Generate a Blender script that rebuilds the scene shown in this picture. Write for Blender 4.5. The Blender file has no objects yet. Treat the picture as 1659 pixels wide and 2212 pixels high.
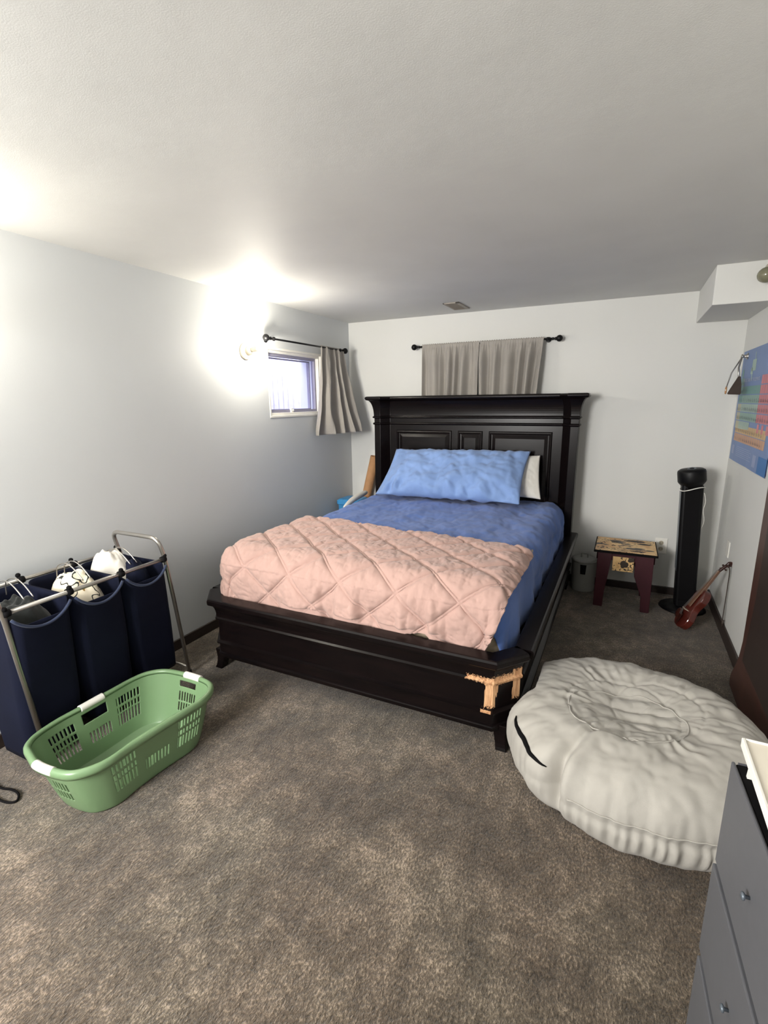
import bpy, bmesh, math, random
from mathutils import Vector, Matrix, noise
random.seed(7)
scene = bpy.context.scene
COL = scene.collection
PI = math.pi
W = 3.2032          # room width
H = 2.3             # ceiling height
YR = -6.4           # rear wall

# ------------------------------------------------------------------ camera
def cam_basis(yaw, pitch, roll):
    cy, sy, cp, sp = math.cos(yaw), math.sin(yaw), math.cos(pitch), math.sin(pitch)
    fwd = Vector((sy*cp, cy*cp, sp)); right = Vector((cy, -sy, 0)); up = right.cross(fwd)
    cr, sr = math.cos(roll), math.sin(roll)
    return cr*right + sr*up, -sr*right + cr*up, fwd
cd = bpy.data.cameras.new('camera'); cam = bpy.data.objects.new('camera', cd); COL.objects.link(cam)
r_, u_, f_ = cam_basis(-0.4550, -0.2214, -0.0120)
m = Matrix((r_, u_, -f_)).transposed().to_4x4(); m.translation = Vector((2.4973, -4.3687, 1.5537))
cam.matrix_world = m
cd.sensor_fit = 'VERTICAL'; cd.sensor_height = 24.0; cd.lens = 1056.8*24.0/2212.0
cd.clip_start = 0.02
scene.camera = cam

# ------------------------------------------------------------------ light
scene.view_settings.view_transform = 'Standard'
scene.view_settings.look = 'None'
scene.view_settings.gamma = 1.0
scene.view_settings.use_curve_mapping = False
scene.view_settings.exposure = 1.42
BULB_W = 8.5
def area(name, loc, rot, sx, sy, energy, color):
    l = bpy.data.lights.new(name, 'AREA'); l.shape = 'RECTANGLE'; l.size = sx; l.size_y = sy
    l.energy = energy; l.color = color
    o = bpy.data.objects.new(name, l); COL.objects.link(o); o.location = loc; o.rotation_euler = rot
    return o
# daylight falling into the window well, and an added soft fill behind the camera that lifts the room's brightness
area('daylight_well', (-0.42, -0.9, 2.75), (0, 0, 0), 0.7, 1.3, 22.0, (0.84, 0.86, 1.0))
bl = area('rear_fill_light', (0.75, -5.9, 1.75), (0, 0, 0), 0.9, 0.9, 62.0, (1.0, 0.98, 0.955))
bl.rotation_euler = (Vector((1.9, -1.2, 1.25))-bl.location).to_track_quat('-Z', 'Y').to_euler()
w = bpy.data.worlds.new('world'); scene.world = w; w.use_nodes = True
w.node_tree.nodes['Background'].inputs[0].default_value = (0.78, 0.80, 1.0, 1)
w.node_tree.nodes['Background'].inputs[1].default_value = .9

# ------------------------------------------------------------------ materials
def lin(c):
    return tuple(((v/255.0)/12.92 if v/255.0 <= .04045 else ((v/255.0+.055)/1.055)**2.4) for v in c) + (1.0,)
class NT:
    def __init__(self, name):
        self.m = bpy.data.materials.new(name); self.m.use_nodes = True
        self.t = self.m.node_tree; self.b = self.t.nodes['Principled BSDF']
    def n(self, typ, **kw):
        o = self.t.nodes.new(typ)
        for k, v in kw.items():
            if k in ('operation', 'blend_type', 'noise_dimensions', 'wave_type', 'bands_direction', 'feature', 'data_type', 'color_ramp'): setattr(o, k, v)
        return o
    def l(self, a, b): self.t.links.new(a, b)
    def coord(self, kind='Object'):
        if not hasattr(self, 'tc'): self.tc = self.t.nodes.new('ShaderNodeTexCoord')
        return self.tc.outputs[kind]
    def noise(self, scale, detail=3, rough=.5, vec=None, stretch=None):
        o = self.t.nodes.new('ShaderNodeTexNoise'); o.inputs['Scale'].default_value = scale
        o.inputs['Detail'].default_value = detail; o.inputs['Roughness'].default_value = rough
        v = vec or self.coord()
        if stretch:
            mp = self.t.nodes.new('ShaderNodeMapping'); mp.inputs['Scale'].default_value = stretch
            self.l(v, mp.inputs[0]); v = mp.outputs[0]
        self.l(v, o.inputs['Vector']); return o.outputs['Fac']
    def ramp(self, fac, stops):
        o = self.t.nodes.new('ShaderNodeValToRGB'); self.l(fac, o.inputs[0]); e = o.color_ramp.elements
        e[0].position, e[0].color = stops[0]; e[1].position, e[1].color = stops[-1]
        for p, c in stops[1:-1]:
            q = e.new(p); q.color = c
        return o.outputs[0]
    def mix(self, fac, a, b, mode='MIX'):
        o = self.t.nodes.new('ShaderNodeMix'); o.data_type = 'RGBA'; o.blend_type = mode
        for s, v in ((o.inputs[0], fac), (o.inputs[6], a), (o.inputs[7], b)):
            if hasattr(v, 'links'): self.l(v, s)
            else: s.default_value = v
        return o.outputs[2]
    def math(self, op, a, b=None):
        o = self.t.nodes.new('ShaderNodeMath'); o.operation = op
        for s, v in ((o.inputs[0], a), (o.inputs[1], b)):
            if v is None: continue
            if hasattr(v, 'links'): self.l(v, s)
            else: s.default_value = v
        return o.outputs[0]
    def bump(self, h, dist=.002, strength=.6):
        o = self.t.nodes.new('ShaderNodeBump'); o.inputs['Strength'].default_value = strength
        o.inputs['Distance'].default_value = dist; self.l(h, o.inputs['Height']); self.l(o.outputs[0], self.b.inputs['Normal'])
    def color(self, c):
        if hasattr(c, 'links'): self.l(c, self.b.inputs['Base Color'])
        else: self.b.inputs['Base Color'].default_value = c
    def p(self, rough=.6, metal=0, spec=None, sheen=0, coat=0):
        i = self.b.inputs; i['Roughness'].default_value = rough; i['Metallic'].default_value = metal
        if spec is not None: i['Specular IOR Level'].default_value = spec
        if sheen: i['Sheen Weight'].default_value = sheen
        if coat: i['Coat Weight'].default_value = coat; i['Coat Roughness'].default_value = .15
        return self
def dark(c, k): return (c[0]*k, c[1]*k, c[2]*k, 1)
def simple(name, rgb, rough=.6, metal=0, var=.12, vs=8, bscale=0, bdist=.001, bstr=.5, spec=None, sheen=0, coat=0):
    t = NT(name); c = lin(rgb)
    f = t.noise(vs, 3)
    t.color(t.ramp(f, [(.3, dark(c, 1-var)), (.7, (min(1, c[0]*(1+var)), min(1, c[1]*(1+var)), min(1, c[2]*(1+var)), 1))]))
    t.p(rough, metal, spec, sheen, coat)
    if bscale: t.bump(t.noise(bscale, 4, .6), bdist, bstr)
    return t.m
MAT = {}
MAT['wall'] = simple('wall_paint', (210, 210, 206), .75, var=.015, vs=2, bscale=160, bdist=.0006, bstr=.35)
MAT['wall_l'] = simple('left_wall_paint', (202, 205, 206), .55, var=.015, vs=2, bscale=160, bdist=.0006, bstr=.35)
t = NT('ceiling_paint'); c = lin((206, 206, 203))
t.color(t.ramp(t.noise(3, 4), [(.3, dark(c, .97)), (.7, dark(c, 1.03))])); t.p(.6)
t.bump(t.math('ADD', t.noise(260, 3, .6), t.math('MULTIPLY', t.noise(7, 3), 4.0)), .0012, .35); MAT['ceil'] = t.m
t = NT('carpet')
v = t.coord()
big = t.noise(2.2, 4, .62, stretch=(1.0, 1.5, 1)); mid = t.noise(11, 4, .6, stretch=(1.2, .8, 1)); fine = t.noise(150, 3, .75, stretch=(1, .55, 1)); blot = t.noise(38, 3, .6)
s = t.math('ADD', t.math('MULTIPLY', big, .25), t.math('MULTIPLY', mid, .21))
s = t.math('ADD', s, t.math('MULTIPLY', fine, .46)); s = t.math('ADD', s, t.math('MULTIPLY', blot, .11))
base = t.ramp(s, [(.34, lin((28, 24, 19))), (.45, lin((68, 59, 49))), (.54, lin((104, 92, 78))), (.66, lin((186, 168, 148)))])
tint = t.ramp(t.noise(1.6, 2), [(.4, (1.03, .995, .97, 1)), (.62, (.97, 1.0, .985, 1))])
t.color(t.mix(1.0, base, tint, 'MULTIPLY')); t.p(.95, spec=.1, sheen=.25)
t.bump(t.math('ADD', fine, t.math('MULTIPLY', mid, 2.5)), .012, .9); MAT['carpet'] = t.m
MAT['darktrim'] = simple('dark_baseboard', (48, 38, 34), .45, var=.15)

def espresso(name, chips=False):
    t = NT(name); g = t.noise(14, 4, .6, stretch=(.35, 3, 3))
    c = t.ramp(g, [(.3, lin((9, 7, 8))), (.7, lin((20, 13, 13)))])
    t.p(.25, spec=.2)
    if chips:
        sep = t.t.nodes.new('ShaderNodeSeparateXYZ'); t.l(t.coord(), sep.inputs[0])
        jag = t.math('SUBTRACT', t.noise(110, 4, .85), .5)
        jag2 = t.math('SUBTRACT', t.noise(55, 2, .6, stretch=(1, 1, .12)), .5)
        def box(x0, x1, y0, y1, z0, z1, kx=.03, kz=.09):
            X = t.math('ADD', sep.outputs[0], t.math('MULTIPLY', jag2, kx)); Z = t.math('ADD', sep.outputs[2], t.math('MULTIPLY', jag, kz))
            Y = sep.outputs[1]; r = None
            for a, lo, hi in ((X, x0, x1), (Y, y0, y1), (Z, z0, z1)):
                q = t.math('MULTIPLY', t.math('GREATER_THAN', a, lo), t.math('LESS_THAN', a, hi))
                r = q if r is None else t.math('MULTIPLY', r, q)
            return r
        # bare wood along the corner moulding and down both edges of the cut-off corner (object origin is the bed's foot end)
        ch = box(CX0-.004, CX1+.03, -.2, .3, .330, .368)
        for bx in (box(CX0-.13, CX0, -.2, .3, .340, .360, .10, .07), box(CX0-.035, CX0+.018, -.2, .3, .215, .34, .11, .10),
                   box(CX1-.026, CX1+.03, -.2, .3, .235, .385, .03, .09), box(CX0-.05, CX0-.002, -.2, .3, .192, .201, .02, .006)):
            ch = t.math('MAXIMUM', ch, bx)
        wood = t.ramp(t.noise(30, 4, .7, stretch=(3, 3, .3)), [(.3, lin((150, 98, 62))), (.6, lin((214, 170, 128)))])
        c = t.mix(ch, c, wood)
        t.l(t.math('ADD', t.math('MULTIPLY', ch, .4), .27), t.b.inputs['Roughness'])
    t.color(c); return t.m
CX0, CX1 = 2.07-1.275, 2.165-1.275
MAT['espresso'] = espresso('espresso_wood'); MAT['espresso_foot'] = espresso('espresso_worn_corner', True)
MAT['redbrown'] = simple('red_brown_wood', (72, 45, 38), .38, var=.2, vs=10)
def cloth(name, rgb, rough=.85, var=.1, weave=700, wd=.0004, sheen=.2, fold=0):
    t = NT(name); c = lin(rgb)
    t.color(t.ramp(t.noise(5, 4), [(.3, dark(c, 1-var)), (.7, dark(c, 1+var))])); t.p(rough, spec=.2, sheen=sheen)
    h = t.noise(weave, 2, .5)
    if fold: h = t.math('ADD', h, t.math('MULTIPLY', t.noise(9, 4, .65, stretch=(1, 1, 1)), fold))
    t.bump(h, wd, .5); return t.m
MAT['blue'] = cloth('blue_sheet', (78, 108, 172), var=.14, wd=.002, fold=5)
MAT['lightblue'] = cloth('light_blue_pillowcase', (128, 156, 204), var=.1, wd=.002, fold=4)
MAT['whitecloth'] = cloth('white_cotton', (218, 214, 205), var=.03, wd=.0015, fold=4)
MAT['pink'] = cloth('pink_quilt', (184, 152, 142), var=.05, wd=.0008, fold=2)
MAT['mattress'] = cloth('cream_mattress', (176, 160, 136), var=.08)
MAT['grey_curtain'] = cloth('grey_curtain', (152, 147, 140), var=.06, weave=400)
MAT['navy'] = cloth('navy_canvas', (11, 16, 36), var=.12, sheen=0)
MAT['navy_in'] = cloth('navy_lining', (48, 56, 78), var=.15, sheen=.1)
MAT['bag'] = cloth('off_white_bean_bag', (174, 170, 162), var=.04, wd=.0012, fold=2, sheen=.1)
MAT['black'] = simple('black_plastic', (7, 7, 9), .45, var=.1, spec=.25)
MAT['blackmat'] = simple('black_matte', (10, 9, 11), .8, var=.2, spec=.15)
MAT['blackcloth'] = cloth('black_clothes', (24, 27, 26), var=.25, wd=.002, fold=4)
MAT['steel'] = simple('brushed_steel', (178, 174, 168), .32, metal=.9, var=.06)
MAT['greymetal'] = simple('grey_side_metal', (96, 104, 112), .35, metal=.4, var=.05)
MAT['green'] = simple('green_plastic', (114, 142, 104), .32, var=.03, vs=4)
MAT['whiteplastic'] = simple('white_plastic', (232, 230, 222), .4, var=.02)
MAT['porcelain'] = simple('white_porcelain', (176, 168, 150), .25, var=.02)
MAT['graydresser'] = simple('grey_laminate', (84, 85, 89), .5, var=.03, vs=40)
MAT['lap'] = simple('cream_laminate', (222, 214, 198), .45, var=.02)
MAT['crimson'] = cloth('crimson_fabric', (150, 24, 52))
MAT['card'] = simple('kraft_cardboard', (176, 132, 92), .8, var=.08, vs=20)
MAT['bluebox'] = simple('light_blue_plastic', (62, 140, 196), .4, var=.15, vs=12)
MAT['canplastic'] = simple('grey_enamel', (150, 150, 146), .45, var=.03)
MAT['maroon'] = simple('maroon_paint', (58, 12, 24), .5, var=.15)
MAT['violin'] = simple('red_brown_varnish', (84, 32, 24), .28, var=.25, vs=14, coat=.5)
MAT['violin_dark'] = simple('dark_brown_varnish', (52, 22, 14), .3, var=.2)
MAT['fret'] = simple('fingerboard', (112, 84, 66), .4, var=.1)
MAT['leather'] = simple('dark_brown_leather', (54, 42, 34), .6, var=.15)
MAT['concrete'] = simple('white_corrugated_well', (196, 194, 214), .7, var=.1, vs=14, bscale=40, bdist=.004)
MAT['sash'] = simple('grey_sash', (150, 148, 168), .5, var=.06)
MAT['vent'] = simple('vent_metal', (150, 142, 132), .5, metal=.2, var=.05)
MAT['globe'] = simple('dull_glass_bulb', (120, 118, 96), .15, var=.05)
t = NT('pane_glass'); t.color((1, 1, 1, 1)); t.p(.02); t.b.inputs['Transmission Weight'].default_value = 1.0; t.b.inputs['IOR'].default_value = 1.02; MAT['glass'] = t.m
t = NT('lit_bulb'); t.color((1, 1, 1, 1)); t.b.inputs['Emission Color'].default_value = (1.0, .93, .80, 1)
BR = .033
t.b.inputs['Emission Strength'].default_value = BULB_W/(PI*4*PI*BR*BR); MAT['bulb'] = t.m
# printed newspaper-like art of the little table
t = NT('printed_art')
bl = t.ramp(t.noise(9, 3, .6), [(.46, lin((222, 186, 130))), (.54, lin((205, 160, 105)))])
ink = t.math('MULTIPLY', t.math('GREATER_THAN', t.noise(55, 2, .6, stretch=(1, 1.6, 1)), .57), t.math('LESS_THAN', t.noise(5, 1), .55))
blob = t.math('GREATER_THAN', t.noise(7.5, 3, .5, stretch=(.8, 1.6, 1)), .60)
t.color(t.mix(t.math('MAXIMUM', ink, blob), bl, lin((58, 48, 40)))); t.p(.45); MAT['art'] = t.m
t = NT('patterned_quilt')
pt = t.math('GREATER_THAN', t.noise(60, 3, .6), .56); band = t.math('GREATER_THAN', t.noise(6, 2), .56)
cc = t.mix(t.math('MULTIPLY', pt, band), lin((236, 226, 204)), lin((158, 122, 56)))
ln = t.math('LESS_THAN', t.math('ABSOLUTE', t.math('SUBTRACT', t.noise(8, 2), .47)), .010)
t.color(t.mix(ln, cc, lin((40, 44, 40)))); t.p(.85); MAT['floral'] = t.m

# ------------------------------------------------------------------ mesh helpers
def tag(o, label=None, cat=None, group=None, kind=None):
    if label: o['label'] = label
    if cat: o['category'] = cat
    if group: o['group'] = group
    if kind: o['kind'] = kind
    return o
def thing(name, label, cat, loc=(0, 0, 0), group=None):
    o = bpy.data.objects.new(name, None); COL.objects.link(o); o.location = loc; o.empty_display_size = .1
    return tag(o, label, cat, group)
def wloc(o):
    v = Vector((0, 0, 0))
    while o: v += o.location; o = o.parent
    return v
def obj(name, bm, mat, parent=None, smooth=False, bevel=0, origin=None, solid=0, subsurf=0, label=None, seg=2):
    bmesh.ops.recalc_face_normals(bm, faces=bm.faces[:])
    if parent is not None: org = Vector((0, 0, 0)); off = wloc(parent)
    else:
        if origin is None:
            vs = [v.co for v in bm.verts]
            origin = ((min(v.x for v in vs)+max(v.x for v in vs))/2, (min(v.y for v in vs)+max(v.y for v in vs))/2, min(v.z for v in vs))
        org = Vector(origin); off = org
    bmesh.ops.translate(bm, verts=bm.verts[:], vec=-off)
    me = bpy.data.meshes.new(name); bm.to_mesh(me); bm.free()
    o = bpy.data.objects.new(name, me); COL.objects.link(o); o.location = org if parent is None else (0, 0, 0)
    if parent is not None: o.parent = parent
    for mm in (mat if isinstance(mat, (list, tuple)) else [mat]): me.materials.append(MAT[mm] if isinstance(mm, str) else mm)
    if smooth:
        for p in me.polygons: p.use_smooth = True
    if solid:
        md = o.modifiers.new('solid', 'SOLIDIFY'); md.thickness = solid; md.offset = 0
    if bevel:
        md = o.modifiers.new('bevel', 'BEVEL'); md.width = bevel; md.segments = seg; md.limit_method = 'ANGLE'; md.harden_normals = False
    if subsurf:
        md = o.modifiers.new('sub', 'SUBSURF'); md.levels = subsurf; md.render_levels = subsurf
    if label: o['label'] = label
    return o
def B(): return bmesh.new()
def box(bm, x0, x1, y0, y1, z0, z1, M=None, mi=0):
    vs = [bm.verts.new((x, y, z)) for z in (z0, z1) for x, y in ((x0, y0), (x1, y0), (x1, y1), (x0, y1))]
    if M is not None:
        for v in vs: v.co = M @ v.co
    for a in ((0, 3, 2, 1), (4, 5, 6, 7), (0, 1, 5, 4), (1, 2, 6, 5), (2, 3, 7, 6), (3, 0, 4, 7)):
        f = bm.faces.new([vs[i] for i in a]); f.material_index = mi
    return bm
def frame_of(d):
    d = d.normalized(); a = Vector((0, 0, 1)) if abs(d.z) < .9 else Vector((1, 0, 0))
    u = d.cross(a).normalized(); return u, d.cross(u).normalized()
def rings(bm, rs, cap0=True, cap1=True, closed=True, mi=0):
    """rs: list of lists of points, joined in order"""
    V = [[bm.verts.new(p) for p in r] for r in rs]
    n = len(V[0])
    for a, b in zip(V, V[1:]):
        for i in range(n if closed else n-1):
            j = (i+1) % n
            try:
                f = bm.faces.new((a[i], a[j], b[j], b[i])); f.material_index = mi
            except ValueError: pass
    if cap0 and n > 2: bm.faces.new(V[0][::-1]).material_index = mi
    if cap1 and n > 2: bm.faces.new(V[-1]).material_index = mi
    return V
def tube(bm, pts, r, n=10, rads=None, mi=0, cap=True):
    pts = [Vector(p) for p in pts]; rs = []; u = None
    for i, p in enumerate(pts):
        d = (pts[min(i+1, len(pts)-1)]-pts[max(i-1, 0)]).normalized()
        if u is None: u, v = frame_of(d)
        else:
            u = (u-d*u.dot(d)).normalized(); v = d.cross(u)
        rr = rads[i] if rads else r
        rs.append([p+u*(rr*math.cos(2*PI*k/n))+v*(rr*math.sin(2*PI*k/n)) for k in range(n)])
    rings(bm, rs, cap, cap, mi=mi); return bm
def lathe(bm, prof, M=Matrix(), n=28, mi=0):
    """prof: (r,z) about local z"""
    rings(bm, [[M @ Vector((r*math.cos(2*PI*k/n), r*math.sin(2*PI*k/n), z)) for k in range(n)] for r, z in prof], mi=mi); return bm
def sphere(bm, c, r, n=16, sc=(1, 1, 1), mi=0):
    c = Vector(c); m_ = n//2
    lathe(bm, [(max(r*math.sin(PI*i/m_), r*.01), -r*math.cos(PI*i/m_)) for i in range(m_+1)], Matrix.Translation(c) @ Matrix.Diagonal((*sc, 1)), n, mi); return bm
def axis(p, d):
    d = Vector(d).normalized(); return Matrix.Translation(Vector(p)) @ d.to_track_quat('Z', 'Y').to_matrix().to_4x4()
def grid(bm, nu, nv, f, mi=0):
    V = [[bm.verts.new(f(i/nu, j/nv)) for i in range(nu+1)] for j in range(nv+1)]
    for j in range(nv):
        for i in range(nu): bm.faces.new((V[j][i], V[j][i+1], V[j+1][i+1], V[j+1][i])).material_index = mi
    return bm
def fillet(pts, r, n=6):
    """round the inner corners of a polyline"""
    pts = [Vector(p) for p in pts]; out = [pts[0]]
    for a, b, c in zip(pts, pts[1:], pts[2:]):
        d0 = (a-b); d1 = (c-b); k = min(r, d0.length*.49, d1.length*.49); p0 = b+d0.normalized()*k; p1 = b+d1.normalized()*k
        for i in range(n+1):
            s = i/n; out.append(p0*(1-s)**2 + b*2*s*(1-s) + p1*s*s)
    out.append(pts[-1]); return out
def smooth_pts(pts, per=6, closed=False):
    P = [Vector(p) for p in pts]; n = len(P); out = []
    for i in range(n if closed else n-1):
        if closed: p0, p1, p2, p3 = P[(i-1) % n], P[i], P[(i+1) % n], P[(i+2) % n]
        else: p0, p1, p2, p3 = P[max(i-1, 0)], P[i], P[i+1], P[min(i+2, n-1)]
        for k in range(per):
            s = k/per
            out.append(.5*((2*p1)+(-p0+p2)*s+(2*p0-5*p1+4*p2-p3)*s*s+(-p0+3*p1-3*p2+p3)*s**3))
    if not closed: out.append(P[-1])
    return out
def offset_open(poly, o):
    """offset an open 2d polyline to its left-hand... outward (right side of travel) by o with mitres"""
    out = []; n = len(poly)
    for i in range(n):
        ns = []
        if i > 0: d = (Vector(poly[i])-Vector(poly[i-1])).normalized(); ns.append(Vector((d.y, -d.x)))
        if i < n-1: d = (Vector(poly[i+1])-Vector(poly[i])).normalized(); ns.append(Vector((d.y, -d.x)))
        if len(ns) == 1: m_ = ns[0]
        else: m_ = (ns[0]+ns[1]); m_ = m_/max(m_.dot(ns[0]), .3)
        out.append(Vector(poly[i])+m_*o)
    return out
def nz(x, y=0, z=0): return noise.noise(Vector((x, y, z)))
def fbm(x, y=0, z=0, o=3): return noise.fractal(Vector((x, y, z)), 1.0, 2.0, o)
def struct(name, bm, mat, **k): o = obj(name, bm, mat, **k); o['kind'] = 'structure'; return o

# ------------------------------------------------------------------ room shell
bm = B(); box(bm, -.25, W+.15, YR-.15, .15, -.1, 0); struct('floor', bm, 'carpet', origin=(0, 0, 0))
bm = B(); box(bm, -.25, W+.15, YR-.15, .15, H, H+.1); struct('ceiling', bm, 'ceil', origin=(0, 0, 0))
WY0, WY1, WZ0, WZ1 = -1.262, -.49, 1.44, 1.973
bm = B()
box(bm, -.25, 0, YR, WY0, 0, H); box(bm, -.25, 0, WY1, .0, 0, H)
box(bm, -.25, 0, WY0, WY1, 0, WZ0); box(bm, -.25, 0, WY0, WY1, WZ1, H)
struct('wall_left', bm, 'wall_l', origin=(0, 0, 0))
bm = B(); box(bm, -.25, W+.15, 0, .15, 0, H); struct('wall_back', bm, 'wall', origin=(0, 0, 0))
bm = B(); box(bm, W, W+.15, YR, 0, 0, H); struct('wall_right', bm, 'wall', origin=(0, 0, 0))
bm = B(); box(bm, -.25, W+.15, YR-.15, YR, 0, H); struct('wall_rear', bm, 'wall', origin=(0, 0, 0))
bm = B(); box(bm, 2.893, W, -.775, 0, 2.083, H); struct('trim_1', bm, 'wall', bevel=.003)
for nm, a in (('baseboard_left', (0, .014, YR, 0, 0, .068)), ('baseboard_back', (.014, W-.014, -.014, 0, 0, .062)), ('baseboard_right', (W-.014, W, YR, 0, 0, .085))):
    bm = B(); box(bm, *a); struct(nm, bm, 'darktrim', bevel=.004)
# window in the left wall
win = thing('window_1', 'small white basement window high on the left wall', 'window', (0, -.876, WZ0)); win['kind'] = 'structure'
del win['category']
def rectframe(bm, x0, x1, y0, y1, z0, z1, t_):
    box(bm, x0, x1, y0, y1, z0, z0+t_); box(bm, x0, x1, y0, y1, z1-t_, z1)
    box(bm, x0, x1, y0, y0+t_, z0+t_, z1-t_); box(bm, x0, x1, y1-t_, y1, z0+t_, z1-t_); return bm
bm = B(); rectframe(bm, -.035, .004, WY0, WY1, WZ0, WZ1, .018); rectframe(bm, -.055, -.02, WY0+.012, WY1-.012, WZ0+.012, WZ1-.012, .026)
obj('window_frame', bm, 'whiteplastic', win, bevel=.003)
bm = B(); rectframe(bm, -.085, -.05, WY0+.025, WY1-.025, WZ0+.025, WZ1-.025, .034); rectframe(bm, -.10, -.07, WY0+.045, WY1-.10, WZ0+.055, WZ1-.065, .010)
obj('window_sash', bm, 'sash', win, bevel=.002)
bm = B(); box(bm, -.072, -.068, WY0+.05, WY1-.05, WZ0+.05, WZ1-.05); obj('pane', bm, 'glass', win)
bm = B(); box(bm, -.055, -.035, -.935, -.905, WZ0+.034, WZ0+.070); lathe(bm, [(.006, 0), (.006, .02)], axis((-.04, -.92, WZ0+.056), (1, 0, 0)), 10)
obj('latch', bm, 'whiteplastic', win, bevel=.002)
# corrugated window well outside
bm = B(); pts = []
for i in range(121):
    s = i/120; a = PI*s; x = -.25-.55*math.sin(a)**.6; y = -.876-.60*math.cos(a)
    k = .010*math.sin(i*1.7)
    pts.append((x-k, y))
rings(bm, [[(x, y, z) for x, y in pts] for z in (1.15, 2.55)], False, False, False)
o = struct('window_well', bm, 'concrete', solid=.004)
bm = B(); box(bm, -.9, -.25, -1.6, -.15, 1.10, 1.15); struct('window_well_ground', bm, 'concrete')

# ------------------------------------------------------------------ ceiling register
v = thing('ceiling_vent', 'small slatted metal vent in the ceiling above the bed', 'vent', (1.2, -.345, 2.3))
A = (1.13, 1.262, -.488, -.195)
bm = B(); z0, z1 = 2.292, 2.3
box(bm, A[0], A[1], A[2], A[2]+.014, z0, z1); box(bm, A[0], A[1], A[3]-.014, A[3], z0, z1); box(bm, A[0], A[0]+.014, A[2], A[3], z0, z1); box(bm, A[1]-.03, A[1], A[2], A[3], z0, z1)
obj('vent_frame', bm, 'vent', v, bevel=.002)
bm = B()
for i in range(16):
    y = A[2]+.02+i*.0165
    box(bm, -.045, .045, -.006, .006, -.0007, .0007, Matrix.Translation((1.19, y, 2.295)) @ Matrix.Rotation(.7, 4, 'X'))
obj('slats', bm, 'vent', v)
bm = B(); box(bm, A[0]+.01, A[1]-.01, A[2]+.01, A[3]-.01, 2.2985, 2.2995); obj('duct_shade_sheet', bm, 'blackmat', v)  # black sheet against the ceiling, its colour stands for shade inside the duct

# ------------------------------------------------------------------ wall sconces (bare bulbs in porcelain holders)
def make_sconce(y, z, label):
    s = thing('wall_light', label, 'wall light', (0, y, z), None)
    M = axis((0, y, z), (1, 0, 0)); M2 = axis((.02, y, z), (1, 0, .16)) @ Matrix.Translation((0, 0, -.02))
    bm = B(); lathe(bm, [(.058, 0), (.058, .012), (.054, .02), (.040, .024), (.030, .028)], M, 32); obj('mounting_plate', bm, 'porcelain', s, smooth=True)
    bm = B(); lathe(bm, [(.030, .024), (.029, .05), (.024, .058), (.022, .062)], M2, 28); obj('lampholder', bm, 'porcelain', s, smooth=True)
    bm = B(); lathe(bm, [(.014, .055), (.014, .07), (.020, .085), (.022, .115), (.026, .125)], M2, 24); obj('bulb_base', bm, 'porcelain', s, smooth=True, label='ribbed off-white bulb base')
    bm = B(); sphere(bm, M2 @ Vector((0, 0, .152)), BR, 20); obj('bulb', bm, 'bulb', s, smooth=True, label='glowing frosted bulb')
    return s
make_sconce(-1.50, 1.918, 'bare lit bulb in a porcelain holder beside the small window')
make_sconce(-3.50, 1.918, 'added bare lit bulb in a porcelain holder above the laundry sorter, out of frame')  # second sconce, added past the left frame edge to brighten the room
# unlit bulb on the soffit
s = thing('wall_light', 'unlit dull globe bulb on the boxed-in ceiling corner', 'wall light', (3.165, -.775, 2.235))
M = axis((3.165, -.775, 2.245), (-.35, -.9, -.25))
bm = B(); lathe(bm, [(.045, 0), (.045, .014), (.03, .022), (.024, .05)], M, 24); obj('lampholder', bm, 'porcelain', s, smooth=True)
bm = B(); sphere(bm, (3.120, -.86, 2.205), .048, 20, (.95, .95, .85)); obj('bulb', bm, 'globe', s, smooth=True)

# ------------------------------------------------------------------ curtains
def rod(name, label, p0, p1, r, side):
    """curtain rod between two points with ball finials; side = direction toward the wall"""
    p0, p1 = Vector(p0), Vector(p1); d = (p1-p0).normalized(); sd = Vector(side)
    t_ = thing(name, label, 'curtain rod', (p0+p1)/2)
    bm = B(); tube(bm, [p0, p1], r, 14); obj('rod', bm, 'black', t_, smooth=True)
    for p, q in ((p0, -d), (p1, d)):
        bm = B(); lathe(bm, [(.008, 0), (.013, .005), (.008, .012), (.009, .022), (.014, .028), (.010, .034)], axis(p, q), 16)
        sphere(bm, p+q*.055, .026, 18); obj('finial', bm, 'black', t_, smooth=True)
    for p in (p0+d*.035, p1-d*.035):
        bm = B(); tube(bm, [p, p+sd*.9], .006, 8); lathe(bm, [(.022, 0), (.022, .006)], axis(p+sd, -sd), 16); sphere(bm, p, .015, 12)
        obj('bracket', bm, 'black', t_, smooth=False)
    return t_
rod('curtain_rod', 'black rod with ball finials above the small left window', (.08, -1.30, 2.022), (.08, -.268, 2.022), .007, (-.08, 0, 0))
rod('curtain_rod', 'black rod with ball finials high above the headboard', (.770, -.062, 2.032), (1.910, -.062, 2.032), .008, (0, .062, 0))
def left_curtain(u, v):
    # v 0 top .. 1 hem; bunched near the right end of the rod, flaring away from the wall toward the hem
    sag = v
    x = .08+(-.01+.15*u)*sag**1.2; y = -.635+.375*u + (.02-.0*u)*sag*(1-u) + .0*v
    yb = -.735+.50*u; y = y*(1-sag)+yb*sag
    z = 2.035-(.765-.012*u)*v
    ph = 2*PI*(4.2*u+.55*nz(u*3, v*1.5)) + .5*math.sin(3*v)
    amp = (.013+.044*v)*(.75+.5*nz(u*6, 2.2))
    x += amp*math.sin(ph); y += .35*amp*math.cos(ph*1.0)
    if v < .03: x = .08+(x-.08)*.4
    x += .006*nz(u*14, v*6, 3)
    return Vector((max(x, .018), y, z))
bm = B(); grid(bm, 110, 60, left_curtain)
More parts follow.
